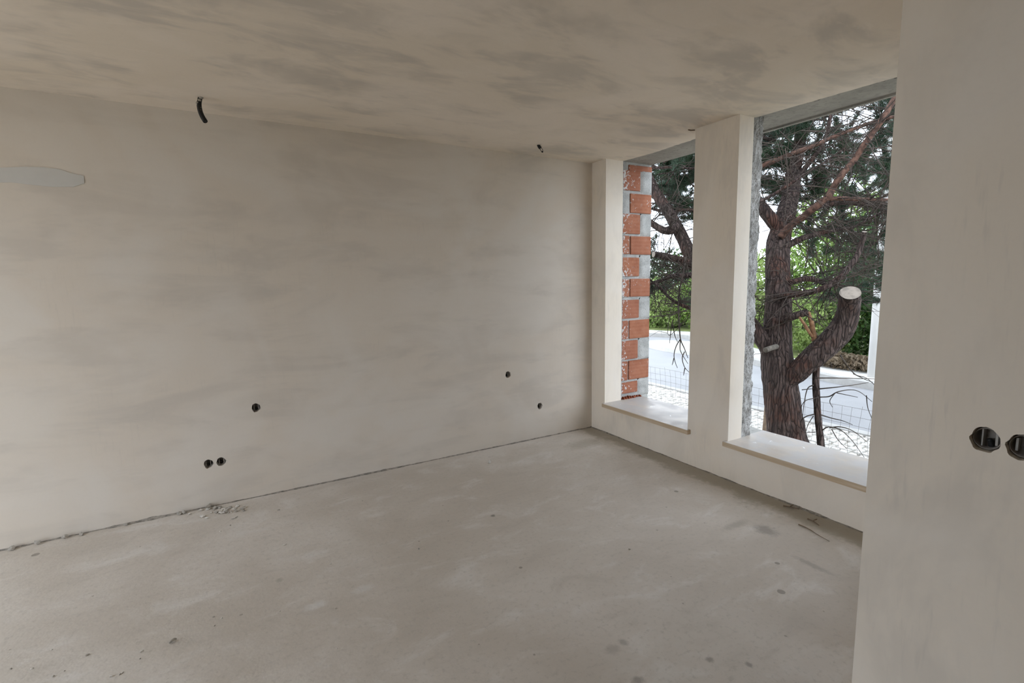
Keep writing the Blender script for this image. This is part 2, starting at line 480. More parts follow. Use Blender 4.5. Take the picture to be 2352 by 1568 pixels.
# rough broken edge of the pillar beside the near opening
def rough_strip(name, x0, x1, y0, z0, z1, amp, mat, parent, nz_=90, nx_=9, seed=0.0, back=.12):
    vs = []
    for j in range(nz_+1):
        z = z0+(z1-z0)*j/nz_
        for i in range(nx_+1):
            q = i/nx_
            x = x0+(x1-x0)*q
            if i == nx_: x += amp*1.1*nz(z*13, 3, seed)+amp*.7*nz(z*41, 5, seed)
            y = y0 - amp*(.35*nz(x*30, z*14, seed)+.5*nz(x*60, z*45, seed+2)+.15)
            if i == 0: y = y0-.001
            vs.append((x, y, z))
        vs.append((vs[-1][0], y0+back, z))
    w = nx_+2
    fs = [(j*w+i, j*w+i+1, (j+1)*w+i+1, (j+1)*w+i) for j in range(nz_) for i in range(w-1)]
    return mesh_obj(name, vs, fs, mat, parent)
rough_strip('broken_render_edge', .153, .262, W2[0]+.004, ZS, H+.02, .016, M_ROUGH, wwo, nz_=150, seed=1.3, back=.36)
rough_strip('plaster_edge', .205, .222, W1[0]+.006, ZS+.03, H, .006, M_ROUGH, wwo, nx_=3, seed=4.1, back=.05)
box('pillar_core', .15, .255, W1[1]-.006, W2[0]+.012, ZS, H+.02, M_CONC, wwo)
box('outer_pier', .21, .60, -3.2, W2[1]-.01, ZS, H+.02, M_CONC, wwo)

# ceiling: plaster coat with a broken edge over the openings, bare slab beyond
ce = MB(); ny = 300
ys = [YB-.2+(.02-(YB-.2))*k/ny for k in range(ny+1)]
def edge_x(y):
    base = float(np.interp(y, [-3.3, -2.4, -1.575, -1.57, -1.02, -.53, -.2, .02], [.26, .238, .168, .2, .22, .245, .212, .205]))
    return base+.012*nz(y*9, 1, 1)+.010*nz(y*34, 2, 1)
vs = []
for y in ys:
    x = edge_x(y); vs += [(XE-.2, y, H), (x, y, H), (x+.014+.012*nz(y*30, 8, 2), y, H+.022), (XE-.2, y, H+.022)]
fs = []
for k in range(ny):
    a = 4*k; b = a+4
    fs += [(a, a+1, b+1, b), (a+1, a+2, b+2, b+1), (a+2, a+3, b+3, b+2)]
ce.add(vs, fs)
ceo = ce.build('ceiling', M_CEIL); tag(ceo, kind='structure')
# broken plaster edge over the near opening
vs = []; m = 6; nn = 150
for i in range(nn+1):
    y = W2[0]-.0+(-2.75-W2[0])*i/nn; x0 = edge_x(y)-.004; w = .05+.018*nz(y*8, 4, 4)+.014*nz(y*27, 1, 9)
    for j in range(m+1):
        vs.append((x0+w*j/m, y, H+.002+.017*(j/m)**.7-.012*abs(nz(y*55, j*3.1, 2)) if 0 < j < m else (H+.001 if j == 0 else H+.021)))
mesh_obj('broken_plaster_edge', vs, [(i*(m+1)+j, i*(m+1)+j+1, (i+1)*(m+1)+j+1, (i+1)*(m+1)+j) for i in range(nn) for j in range(m)], M_EDGE, ceo)
box('ceiling_slab', XE-.3, .605, YB-.3, .32, H+.020, H+.26, M_SLAB, ceo)
box('lintel_soffit', .19, .603, W1[1]+.03, .0, H+.004, H+.021, M_SLAB, ceo)
box('slab_drip_edge', .575, .606, -3.2, W1[1], H+.006, H+.021, M_SLAB, ceo)

# the partition at right: end wall of the room and the face beside the camera
wr = MB()
wr.box(-1.4, .0, YB, -3.09, 0, H)
wro = wr.build('wall_right', M_PIER); tag(wro, kind='structure')
cut(wro, [hole_cutter((-1.4, y, z), (1, 0, 0), .0315, .062, i+51) for i, (y, z) in enumerate(RHOLES)])
# parts of the shell behind the camera, with the wide opening that lights the room from the left
wb = MB()
wb.box(XE-.2, 0, YB-.2, YB, 0, H)
wbo = wb.build('wall_back', M_WALL); tag(wbo, kind='structure')
OY = (-2.85, -.15); OZ = 2.45
wf = MB()
wf.box(XE-.2, XE, -3.09, OY[0], 0, H); wf.box(XE-.2, XE, OY[1], .02, 0, H); wf.box(XE-.2, XE, OY[0], OY[1], OZ, H)
wf.box(XE-.2, -4.0, YB, -3.09, 0, H)
wfo = wf.build('wall_end', M_WALL); tag(wfo, kind='structure')

# crumbling mortar along the foot of the walls
def fillet(name, p0, p1, out, w, h, seed, parent, mat):
    p0 = np.array(p0, float); p1 = np.array(p1, float); out = np.array(out, float); L = np.linalg.norm(p1-p0); n = int(L/.012); m = 5
    vs = []
    for i in range(n+1):
        p = p0+(p1-p0)*i/n; s = i*.012
        g = max(.05, .45+1.1*nz(s*2.1, seed, 0)+.5*nz(s*11, seed, 3))
        for j in range(m+1):
            q = j/m
            hh = h*g*(1-q)**1.6*(1+.5*nz(s*40, q*5, seed)) + .0005
            if j == m: hh = -.003
            ww_ = w*(.6+.6*g)*q
            vs.append((p[0]+out[0]*ww_, p[1]+out[1]*ww_, hh))
    fs = [(i*(m+1)+j, i*(m+1)+j+1, (i+1)*(m+1)+j+1, (i+1)*(m+1)+j) for i in range(n) for j in range(m)]
    return mesh_obj(name, vs, fs, mat, parent)
fillet('mortar_fillet', (XE+.1, .006, 0), (-.002, .006, 0), (0, -1, 0), .028, .015, 2.0, floor, M_FILLET)
fillet('mortar_fillet', (.0, -.002, 0), (.0, -3.08, 0), (-1, 0, 0), .018, .007, 5.0, floor, M_FILLET)

# ------------------------------------------------------------------ window sills
def sill(name, pieces, label):
    root = None
    bm = bmesh.new()
    for (x0, x1, y0, y1, z0, z1) in pieces:
        g = bmesh.ops.create_cube(bm, size=1.0)
        for v in g['verts']:
            v.co = Vector((x0+(v.co.x+.5)*(x1-x0), y0+(v.co.y+.5)*(y1-y0), z0+(v.co.z+.5)*(z1-z0)))
    bmesh.ops.bevel(bm, geom=bm.edges[:], offset=.0025, segments=2, affect='EDGES')
    me = bpy.data.meshes.new(name); bm.to_mesh(me); bm.free(); me.materials.append(M_SILL)
    o = bpy.data.objects.new(name, me); COL.objects.link(o)
    return tag(o, label, 'window sill', 'limestone window sills')
sill('window_sill', [(-.036, .50, -1.236, -.196, ZS, ZS+.036)], 'short limestone sill slab under the opening with the brick jamb')
sill('window_sill', [(-.036, .46, -2.64, -1.553, ZS, ZS+.036)], 'wide dusty limestone sill slab under the opening in front of the trunk')

# ------------------------------------------------------------------ recessed socket boxes
def lathe(mb, prof, n, fn):
    vs = []
    for (r, d) in prof:
        for k in range(n):
            th = 2*math.pi*k/n; vs.append(fn(r*math.cos(th), r*math.sin(th), d))
    fs = [(i*n+k, i*n+(k+1) % n, (i+1)*n+(k+1) % n, (i+1)*n+k) for i in range(len(prof)-1) for k in range(n)]
    fs.append(tuple((len(prof)-1)*n+k for k in range(n)))
    mb.add(vs, fs)
def socket_box(p, axis, label, group, r=.0262, style=0):
    a = np.array(axis, float); e1 = np.array([0, 0, 1.]); e2 = np.cross(e1, a); p = np.array(p, float)
    fn = lambda s, t, d: tuple(p+e2*s+e1*t+a*d)
    root = empty('socket_box', tuple(p+a*.05))
    mb = MB(); lathe(mb, [(r+.001, .045), (r+.001, .016), (r-.0015, .016), (r-.0015, .044), (0.001, .044)], 28, fn)
    adopt(mb.build('cup', M_BOX, None, True), root)
    mb = MB()
    def slab(s0, s1, t0, t1, d0, d1, m):
        m.add([fn(s, t, d) for s in (s0, s1) for t in (t0, t1) for d in (d0, d1)], [(0,1,3,2),(4,6,7,5),(0,4,5,1),(2,3,7,6),(0,2,6,4),(1,5,7,3)])
    sgn = -1 if style % 2 else 1
    slab(sgn*.010, sgn*.013, -r*.8, r*.8, .022, .044, mb)
    adopt(mb.build('divider', M_BOXL), root)
    mb = MB(); slab(-sgn*.019, -sgn*.014, -r*.6, r*.6, .026, .044, mb)
    adopt(mb.build('screw_post', M_BOXL), root)
    # stub of cable conduit entering the cup
    mb = MB()
    rows = [(*fn(-.004, -r*.8, .036), .006), (*fn(-.003, -r*.45, .034), .006), (*fn(.0, -r*.1, .031), .0055)]
    tube(mb, catmull(rows, 4), 10)
    adopt(mb.build('conduit_end', M_BLACK, None, True), root)
    return tag(root, label, 'socket box', group)
names = ['single round socket hole in the left wall above the twin pair', 'left one of the twin socket holes low on the left wall', 'right one of the twin socket holes low on the left wall',
         'single round socket hole in the left wall nearer the corner, upper one', 'low single socket hole in the left wall closest to the corner']
for i, (x, z) in enumerate(LHOLES):
    socket_box((x, 0.0, z), (0, 1, 0), names[i], 'socket holes in the left wall', .0255, i)
for i, (y, z) in enumerate(RHOLES):
    socket_box((-1.4, y, z), (1, 0, 0), ['large round socket hole in the partition at right', 'socket hole in the partition cut by the right picture edge'][i], 'socket holes in the partition', .0285, i)

# ------------------------------------------------------------------ conduits hanging from the ceiling
def conduit(rows, label, ring, rad):
    P = catmull(rows, 14)
    root = empty('ceiling_conduit', tuple(P[0]))
    mb = MB(); seg = 14
    d = np.concatenate([[0], np.cumsum(np.linalg.norm(np.diff(P, axis=0), axis=1))])
    n = max(8, int(d[-1]/ring*4))
    S = np.linspace(0, d[-1], n)
    Q = np.stack([np.interp(S, d, P[:, i]) for i in range(3)], 1)
    R = rad*(1+.10*np.sin(np.arange(n)*math.pi/2))
    tube(mb, np.column_stack([Q, R]), seg, cap1=False)
    adopt(mb.build('corrugated_tube', M_BLACK, None, True), root)
    mb = MB(); k = int(n*.96)
    tube(mb, np.column_stack([Q[-6:], np.full(6, rad*.72)]), seg, cap1=True, cap0=False)
    adopt(mb.build('inner_bore', M_BLACK, None, True), root)
    return root, Q
c0 = at(461, 224, 1); 
pc = hit(461, 224, 2, H); dep = float((pc-CAM)@FWD)
rows = [(*(pc+np.array([0, 0, .01])),), (*at(457.5, 238, dep),), (*at(459, 252, dep-.02),), (*at(464, 266, dep-.04),), (*at(471.5, 278.5, dep-.06),)]
root, Q = conduit(rows, '', .006, .0118)
mb = MB()
for k, (fr, rr, off) in enumerate([(0.06, .012, 0), (.14, .010, 1.2), (.22, .010, 2.5), (.30, .006, 3.6), (.42, .0055, .4), (.52, .005, .6)]):
    c = Q[int(fr*(len(Q)-1))]+.008*(RIGHT*math.cos(off)-FWD*.6)
    bm = bmesh.new(); bmesh.ops.create_icosphere(bm, subdivisions=2, radius=rr)
    base = len(mb.v)
    vs = [tuple(c+np.array(v.co)*(1+.35*nz(v.co.x*200, v.co.y*200, v.co.z*200+k))*np.array([1, 1, .8])) for v in bm.verts]
    mb.add(vs, [tuple(v.index for v in f.verts) for f in bm.faces]); bm.free()
adopt(mb.build('plaster_splash', M_SPLASH, None, True), root)
tag(root, 'long black corrugated conduit hanging curved from the ceiling', 'conduit', 'ceiling conduits')
pc = hit(1236, 333, 2, H); dep = float((pc-CAM)@FWD)
rows = [(*(pc+np.array([0, 0, .008])),), (*at(1238.5, 337, dep),), (*at(1241.5, 340, dep),)]
root, Q = conduit(rows, '', .006, .0125)
mb = MB()
lp = [(1240, 338), (1241, 343), (1243.5, 347.5), (1246, 349), (1247, 345.5), (1244.5, 341), (1242.5, 338)]
tube(mb, catmull([(*at(u, v, dep), .0022) for u, v in lp], 6), 6)
adopt(mb.build('wire_loop', M_BLACK, None, True), root)
mb = MB(); tube(mb, [(*at(1244.6, 347.3, dep-.004), .006), (*at(1246, 348.8, dep-.004), .0075), (*at(1246.6, 350, dep-.004), .004)], 10)
adopt(mb.build('wire_tip', M_BLACK, None, True), root)
tag(root, 'short conduit stub with a wire loop in the ceiling by the corner', 'conduit', 'ceiling conduits')
pc = hit(1592, 297, 2, H)
mb = MB(); tube(mb, [(pc[0]-.03, pc[1]+.02, H-.002, .004), (pc[0]-.01, pc[1]+.012, H-.006, .004), (pc[0]+.02, pc[1], H-.003, .003)], 7)
tag(mb.build('cable_end', M_TWIGDRY), 'tiny cable end in the ceiling beside the pillar top', 'cable')

# ------------------------------------------------------------------ debris on the screed
def chip(loc, size, mat, label, group, name='plaster_chip', seed=0, flatn=.45):
    rd = random.Random(seed)
    bm = bmesh.new(); bmesh.ops.create_icosphere(bm, subdivisions=1, radius=size)
    sx, sy = rd.uniform(.8, 1.5), rd.uniform(.6, 1.0)
    for v in bm.verts:
        k = 1+rd.uniform(-.3, .3); v.co = Vector((v.co.x*sx*k, v.co.y*sy*k, v.co.z*flatn*k))
    zmin = min(v.co.z for v in bm.verts)
    for v in bm.verts: v.co.z -= zmin
    me = bpy.data.meshes.new(name); bm.to_mesh(me); bm.free(); me.materials.append(mat)
    o = bpy.data.objects.new(name, me); COL.objects.link(o)
    o.location = (loc[0], loc[1], 0.0); o.rotation_euler = (0, 0, rd.uniform(0, 6.28))
    return tag(o, label, 'debris', group)
G = 'small plaster crumbs on the screed'
for i, (u, v, s) in enumerate([(653, 1252, .012), (491, 1417, .008), (509, 1420, .006), (493, 1437, .006), (643, 1404, .007), (200, 1505, .008), (325, 1496, .007), (322, 1513, .006), (119, 1492, .006),
                               (276, 1548, .007), (255, 1553, .008), (123, 1554, .008), (774, 1490, .006), (529, 1207, .010), (506, 1221, .010), (962, 1261, .009), (1202, 1282, .008), (1446, 1262, .008),
                               (1118, 1331, .006), (25, 1536, .006), (73, 1536, .006), (148, 1541, .005), (281, 1545, .006), (1030, 1197, .008), (760, 1295, .008), (640, 1172, .012)]):
    p = hit(u, v, 2, 0); chip(p, s*.75, M_CHIPD if i % 2 else M_CHIP, 'small grey mortar crumb lying loose on the concrete screed', G, 'mortar_crumb', i)
chip(hit(1124, 1064, 2, 0), .017, M_CHIP, 'whitish plaster crumb alone on the floor near the far corner', None, 'plaster_chip', 91, .8)
p0 = hit(389, 1480, 2, 0); p1 = hit(406, 1470, 2, 0)
mb = MB(); tube(mb, catmull([(p0[0], p0[1], .006, .004), ((p0[0]+p1[0])/2, (p0[1]+p1[1])/2+.004, .010, .006), (p1[0], p1[1], .007, .003)], 4), 7, .3, 40)
tag(mb.build('wood_splinter', M_CHIPD), 'short curled splinter lying on the screed at lower left', 'debris')
# heap of chips under the twin sockets
for i in range(46):
    u = random.gauss(515, 22) if i < 36 else random.uniform(420, 560); v = 1173-.10*(u-515)+random.gauss(0, 6) if i < 36 else random.uniform(1166, 1192)
    p = hit(u, v, 2, 0)
    if p[1] > -.035: p[1] = -.035-random.random()*.03
    chip(p, random.uniform(.006, .017), M_CHIP if random.random() < .7 else M_CHIPD, 'plaster chip in the heap on the floor below the twin sockets', 'heap of plaster chips by the left wall', 'plaster_chip', 200+i, .38)
for i, (u, v, s) in enumerate([(414, 1172, .018), (424, 1171, .016), (480, 1162, .022), (38, 1250, .02), (92, 1243, .02), (155, 1228, .018), (190, 1223, .016), (290, 1203, .012)]):
    p = hit(u, v, 2, 0); p[1] = -.012-s
    chip(p, s, M_CHIPD, 'dark mortar lump against the foot of the left wall', 'mortar lumps along the left wall', 'mortar_lump', 300+i, .7)
# twigs blown in under the near opening
tw = [([(1799, 1163), (1815, 1166), (1836, 1171)], .004, 'dry forked twig on the floor under the wide sill, farther one', [(1812, 1166), (1822, 1163)]),
      ([(1855, 1193), (1868, 1199), (1881, 1208)], .004, 'dry twig on the floor under the wide sill, nearer the partition', [(1866, 1198), (1876, 1196)]),
      ([(1834, 1206), (1858, 1217), (1880, 1231), (1905, 1245)], .0032, 'long thin pine twig on the floor beside the partition edge', None)]
for pts, r, lab, fork in tw:
    root = empty('dry_twig', tuple(hit(*pts[0], 2, 0)))
    mb = MB(); tube(mb, catmull([(*hit(u, v, 2, 0)[:2], .006, r*(1-.2*k)) for k, (u, v) in enumerate(pts)], 5), 6, .25, 30)
    adopt(mb.build('stem', M_TWIGDRY), root)
    if fork:
        mb = MB(); tube(mb, [(*hit(u, v, 2, 0)[:2], .006+.006*k, r*.6) for k, (u, v) in enumerate(fork)], 5)
        adopt(mb.build('side_shoot', M_TWIGDRY), root)
    tag(root, lab, 'twig', 'twigs on the floor')

# ------------------------------------------------------------------ outdoors
ZG = -.66
def m_asphalt():
    t = NT('pale_asphalt'); n = t.noise(scale=60, detail=3, rough=.8); c = t.noise(scale=.6, detail=5)
    col = t.mix(t.ramp(c, .3, .7), (.20, .20, .205, 1), (.25, .25, .25, 1)); col = t.mix(t.math('MULTIPLY', t.ramp(n, .5, .7), .35), col, (.15, .15, .155, 1))
    t.bump(n, .3, .01); return t.done(col, .85)
M_ASPH = m_asphalt()
M_PAVE = flat('pale_paving', (.44, .43, .40), .9, 3, .12)
M_KERB = flat('kerb_concrete', (.34, .33, .31), .9, 5, .15)
M_COB = flat('white_limestone_cobble', (.56, .54, .50), .85, 9, .2)
M_EARTH = flat('sandy_earth', (.40, .36, .29), .95, 4, .3)
M_GRASSY = flat('rough_grass', (.16, .19, .06), .95, 3, .4)
M_POST = flat('white_post_paint', (.60, .585, .56), .6, 2, .05)
M_WIRE = flat('fence_wire', (.17, .15, .14), .7, 10, .2)

mb = MB(); mb.box(-40, 60, -50, 60, ZG-.4, ZG-.10)
g = mb.build('ground', M_EARTH); tag(g, kind='structure')
# strip of garden soil between the house and the fence, laid cobbles up to the kerb, then the road
box('ground_garden', .56, 2.75, -9, 12, ZG-.15, ZG-.02, M_EARTH, g)
box('ground_bed', 2.75, 4.25, -9, 12, ZG-.15, ZG-.035, M_EARTH, g)
rd_ = box('ground_road', 4.25, 22, -20, 30, ZG-.25, ZG-.06, M_ASPH); tag(rd_, kind='structure')
k = box('kerb_near', 4.22, 4.40, -9, 12, ZG-.2, ZG+.0, M_KERB, g, .01)
# cobbles
mb = MB(); rr = random.Random(4)
y = -2.4; 
while y < 4.6:
    x = 2.92
    while x < 4.20:
        s = .088
        jx, jy = rr.uniform(-.012, .012), rr.uniform(-.012, .012); a = rr.uniform(-.3, .3); hh = rr.uniform(-.012, .006)
        ca, sa = math.cos(a)*s*.5*rr.uniform(.82, 1), math.sin(a)*s*.5
        b = [(ca-sa, ca+sa), (-ca-sa, ca-sa), (-ca+sa, -ca-sa), (ca+sa, -ca+sa)]
        vs = [(x+jx+p[0], y+jy+p[1], ZG-.05) for p in b]+[(x+jx+p[0]*.93, y+jy+p[1]*.93, ZG-.006+hh) for p in b]+[(x+jx+p[0]*.7, y+jy+p[1]*.7, ZG+.004+hh) for p in b]
        mb.add(vs, [(8,9,10,11)]+[(q, (q+1) % 4, (q+1) % 4+4, q+4) for q in range(4)]+[(q+4, (q+1) % 4+4, (q+1) % 4+8, q+8) for q in range(4)])
        x += .1
    y += .1
cb = mb.build('cobble_paving', M_COB); tag(cb, 'white limestone cobbles laid between the wire fence and the road', 'cobbles', kind='stuff')
# far kerb and pavement following the widening road
FK = catmull([(7.2, -14), (7.35, -4), (7.46, .76), (7.65, 1.9), (8.15, 3.64), (9.4, 5.9), (10.7, 7.6), (11.05, 8.5), (10.56, 9.6), (9.6, 12.5), (9.0, 18)], 8)
T = np.gradient(FK, axis=0); T /= np.linalg.norm(T, axis=1)[:, None]; N = np.stack([T[:, 1], -T[:, 0]], 1)
def strip(name, o0, o1, z0, z1, mat, parent=None):
    vs = []
    for p, n_ in zip(FK, N):
        a = p+n_*o0; b = p+n_*o1; vs += [(a[0], a[1], z0), (a[0], a[1], z1), (b[0], b[1], z1), (b[0], b[1], z0)]
    fs = []
    for i in range(len(FK)-1):
        a = 4*i; b = a+4; fs += [(a, a+1, b+1, b), (a+1, a+2, b+2, b+1), (a+2, a+3, b+3, b+2)]
    o = mesh_obj(name, vs, fs, mat, parent); return o
fp = strip('ground_pavement', .16, 1.05, ZG-.3, ZG+.085, M_PAVE); tag(fp, kind='structure')
strip('kerb_far', 0, .16, ZG-.3, ZG+.08, M_KERB, fp)
vg = strip('ground_verge', 1.05, 18, ZG-.3, ZG+.10, M_GRASSY); tag(vg, kind='structure')
# traffic island
c = hit(1600, 800, 2, ZG); mb = MB(); n = 40
top = []; bot = []; inn = []
for k in range(n):
    th = 2*math.pi*k/n; x = c[0]+.95*math.cos(th); y = c[1]+1.9*math.sin(th)
    bot.append((x, y, ZG-.08)); top.append((x*.985+c[0]*.015, y*.985+c[1]*.015, ZG+.06)); inn.append((c[0]+.78*math.cos(th), c[1]+1.7*math.sin(th), ZG+.065))
mb.add(bot+top+inn, [(k, (k+1) % n, n+(k+1) % n, n+k) for k in range(n)]+[(n+k, n+(k+1) % n, 2*n+(k+1) % n, 2*n+k) for k in range(n)]+[tuple(2*n+k for k in range(n))])
tag(mb.build('traffic_island', M_PAVE), 'pale oval traffic island in the road beyond the brick jamb', 'traffic island')

# wire fence
root = empty('wire_fence', (2.78, .5, ZG))
mb = MB()
def fpt(y, z):
    return (2.78+.05*math.sin(y*1.3)+.035*nz(y*1.5, z*2, 1)*(1+z), y+.02*nz(y*2, z*3, 4)+(z-ZG)*.05*math.sin(y*.8), z+.035*nz(y*.9, 2, 2)*(z-ZG+.3))
zs = [ZG+.02+.098*k for k in range(8)]
for z in zs:
    tube(mb, [(*fpt(-3.6+.1*k, z), .0017) for k in range(80)], 4)
for k in range(80):
    yy = -3.6+.1*k
    tube(mb, [(*fpt(yy, z), .0017) for z in np.linspace(ZG-.03, zs[-1]+(.03 if k % 7 == 3 else 0), 9)], 4)
adopt(tag(mb.build('wire_mesh', M_WIRE), kind='stuff'), root)
for (yy, dx) in [(-3.2, .0), (2.9, .02)]:
    mb = MB(); tube(mb, [(2.80, yy, ZG-.2, .03), (2.80+dx, yy, ZG+.9, .028)], 10, .1)
    adopt(mb.build('fence_post', M_TWIGDRY), root)
mb = MB(); a = at(1755, 995, 6.15); b = at(1763, 895, 6.15); a2 = a+(a-b)*.6
tube(mb, [(*a2, .024), (*a, .023), (*b, .020)], 10, .15, 12)
adopt(mb.build('leaning_stake', M_TWIGDRY, None, True), root)
tag(root, 'sagging wire mesh fence with a leaning stake behind the pine', 'fence')

# lamp post
pb = hit(2003, 868, 2, ZG+.09)
root = empty('lamp_post', (pb[0], pb[1], ZG+.09))
mb = MB(); tube(mb, [(pb[0], pb[1], ZG+.05, .088), (pb[0], pb[1], ZG+2.5, .080), (pb[0], pb[1], ZG+6.5, .06)], 20)
adopt(mb.build('pole', M_POST, None, True), root)
mb = MB(); tube(mb, [(pb[0], pb[1], ZG+.05, .13), (pb[0], pb[1], ZG+.11, .13)], 20)
adopt(mb.build('base_flange', M_POST), root)
mb = MB(); tube(mb, catmull([(pb[0], pb[1], ZG+6.5, .05), (pb[0]-.3, pb[1], ZG+6.9, .045), (pb[0]-1.2, pb[1], ZG+7.05, .04)], 5), 12)
adopt(mb.build('arm', M_POST, None, True), root)
mb = MB(); mb.box(pb[0]-1.8, pb[0]-1.15, pb[1]-.12, pb[1]+.12, ZG+6.98, ZG+7.12)
adopt(mb.build('lamp_head', M_POST), root)
tag(root, 'white round lamp post on the far pavement beside the partition edge', 'lamp post')

# ------------------------------------------------------------------ shrubs on the far bank
def m_leaf(name, a, b):
    t = NT(name); n = t.noise(scale=1.6, detail=5, rough=.7)
    oi = t.n('ShaderNodeNewGeometry')
    c = t.mix(t.ramp(n, .35, .65), a, b)
    c = t.mix(t.math('MULTIPLY', oi.outputs['Random Per Island'], .6), c, tuple(x*.45 for x in a[:3])+(1,))
    tr = t.n('ShaderNodeBsdfTranslucent'); t.link(c, tr.inputs[0])
    t.done(c, .6)
    mx = t.n('ShaderNodeMixShader'); mx.inputs[0].default_value = .3
    out = t.t.nodes['Material Output']
    t.link(t.b.outputs[0], mx.inputs[1]); t.link(tr.outputs[0], mx.inputs[2]); t.link(mx.outputs[0], out.inputs[0])
    return t.m
M_LEAF = [m_leaf('bright_leaf', (.20, .33, .065, 1), (.27, .38, .09, 1)), m_leaf('deep_leaf', (.04, .085, .022, 1), (.07, .13, .03, 1)), m_leaf('pale_leaf', (.30, .38, .12, 1), (.25, .36, .10, 1)),
          m_leaf('dry_brush', (.16, .115, .075, 1), (.22, .17, .11, 1))]
M_STEM = flat('shrub_stem', (.12, .09, .06), .9, 9, .3)
def shrub(name, x, y, z0, rx, ry, h, n, size, mat, label, seed, group=None, cat='shrub'):
    rg = np.random.default_rng(seed)
    root = empty(name, (x, y, z0))
    d = rg.normal(size=(n, 3)); d /= np.linalg.norm(d, axis=1)[:, None]
    lump = np.array([1+.22*nz(*(q*2.3+seed))+.14*nz(*(q*6+seed)) for q in d])
    rad = lump*(rg.random(n)**.35)
    P = d*rad[:, None]*np.array([rx, ry, h*.55])+np.array([x, y, z0+h*.48])
    P[:, 2] = np.maximum(P[:, 2], z0+.02*rg.random(n))
    a = rg.normal(size=(n, 3)); a /= np.linalg.norm(a, axis=1)[:, None]
    b = np.cross(a, rg.normal(size=(n, 3))); b /= np.linalg.norm(b, axis=1)[:, None]
    s = size*(.6+.8*rg.random(n))[:, None]
    a *= s; b *= s*.45
    V = np.stack([P-a, P+b, P+a, P-b], 1).reshape(-1, 3)
    F = np.arange(4*n).reshape(n, 4)
    o = mesh_np('foliage', V, F, mat); o['kind'] = 'stuff'; adopt(o, root)
    mb = MB()
    for k in range(5):
        th = rg.random()*6.28; q = rg.random()*.5
        tube(mb, catmull([(x+.1*math.cos(th), y+.1*math.sin(th), z0-.05, .03), (x+rx*q*.6*math.cos(th), y+ry*q*.6*math.sin(th), z0+h*.4, .022), (x+rx*q*math.cos(th), y+ry*q*math.sin(th), z0+h*.75, .01)], 4), 6)
    adopt(mb.build('stems', M_STEM), root)
    return tag(root, label, cat, group)
ZV = ZG+.10
GB = 'shrubs on the bank across the road'
sh = [  # x, y, rx, ry, h, leaves, size, mat, label
    (12.6, 11.2, 1.5, 1.6, 1.9, 6500, .07, 2, 'yellow-green shrub beyond the road, just right of the brick jamb'),
    (13.6, 9.0, 1.6, 1.6, 2.5, 6500, .07, 0, 'bright green shrub across the road, left of the pillar in the narrow opening'),
    (14.8, 11.6, 2.2, 2.2, 3.2, 7000, .085, 1, 'tall darker green shrub at the back of the narrow opening view'),
    (11.4, 5.6, 1.3, 1.3, 2.7, 6500, .07, 2, 'pale green shrub seen just left of the pine trunk'),
    (12.3, 3.9, 1.9, 1.7, 4.6, 8000, .08, 0, 'tall bright green shrub seen right behind the pine trunk'),
    (10.2, 3.3, .9, 1.0, 1.7, 5000, .06, 2, 'low pale shrub between the trunk and the sawn limb'),
    (10.6, 1.9, 1.3, 1.3, 3.6, 7500, .07, 1, 'dark green shrub behind the sawn limb'),
    (10.2, .5, 1.2, 1.2, 2.9, 6500, .07, 1, 'dark dense shrub behind the white lamp post'),
    (14.0, 1.6, 2.4, 2.4, 5.0, 7000, .1, 1, 'tallest dark tree-like shrub far behind the lamp post'),
    (10.8, -1.8, 1.4, 1.6, 3.0, 4000, .08, 0, 'green shrub hidden behind the partition side of the road'),
    (11.0, 14.6, 1.6, 1.8, 2.6, 4000, .08, 0, 'green shrub mostly hidden behind the brick jamb')]
for i, (x, y, rx, ry, h, n, s, mi, lab) in enumerate(sh):
    shrub('shrub', x, y, ZV, rx, ry, h, n, s, M_LEAF[mi], lab, 40+i, GB)
q = hit(1960, 852, 2, ZV)
shrub('dry_brush', q[0]+.35, q[1]+.25, ZV, .45, 1.0, .30, 2600, .05, M_LEAF[3], 'heap of brown dry brush on the far pavement near the lamp post', 77, None, 'dry brush')

# ------------------------------------------------------------------ the pine in front of the openings
def m_bark():
    t = NT('pine_bark')
    wob = t.noise(scale=5, detail=3)
    src = t.n('ShaderNodeVectorMath', operation='ADD'); t.link(t.pos, src.inputs[0])
    wv = t.n('ShaderNodeVectorMath', operation='SCALE'); t.link(t.n('ShaderNodeCombineXYZ').outputs[0], wv.inputs[0])
    cx = t.n('ShaderNodeCombineXYZ'); t.link(t.math('MULTIPLY', wob, .05), cx.inputs[0]); t.link(t.math('MULTIPLY', wob, -.04), cx.inputs[1]); t.link(cx.outputs[0], src.inputs[1])
    f = t.noise(t.mapping(scale=(22, 22, 2.2), src=src.outputs[0]), scale=1.5, detail=7, rough=.7, dist=.6)
    v = t.voro(t.mapping(scale=(26, 26, 2.6), src=src.outputs[0]), scale=1.15, feature='DISTANCE_TO_EDGE')
    big = t.noise(scale=3.2, detail=4)
    c = t.mix(t.ramp(f, .35, .68), (.038, .024, .020, 1), (.155, .112, .098, 1))
    c = t.mix(t.math('MULTIPLY', t.ramp(big, .48, .66), .65), c, (.115, .046, .028, 1))
    c = t.mix(t.math('MULTIPLY', t.ramp(v, .0, .09, 1.0, 0.0), .8), c, (.016, .011, .010, 1))
    t.bump(t.math('ADD', f, t.math('MULTIPLY', t.ramp(v, 0, .18), .8)), 1.0, .03)
    return t.done(c, .95)
M_BARK = m_bark()
M_BARK2 = flat('flaky_young_bark', (.125, .066, .046), .9, 22, .75)
M_TWIG = flat('dead_twig', (.07, .053, .042), .9, 5, .6)
M_WOOD = flat('sawn_wood', (.31, .265, .22), .85, 20, .3)
M_STUB = flat('grey_dead_stub', (.17, .15, .125), .9, 30, .5)
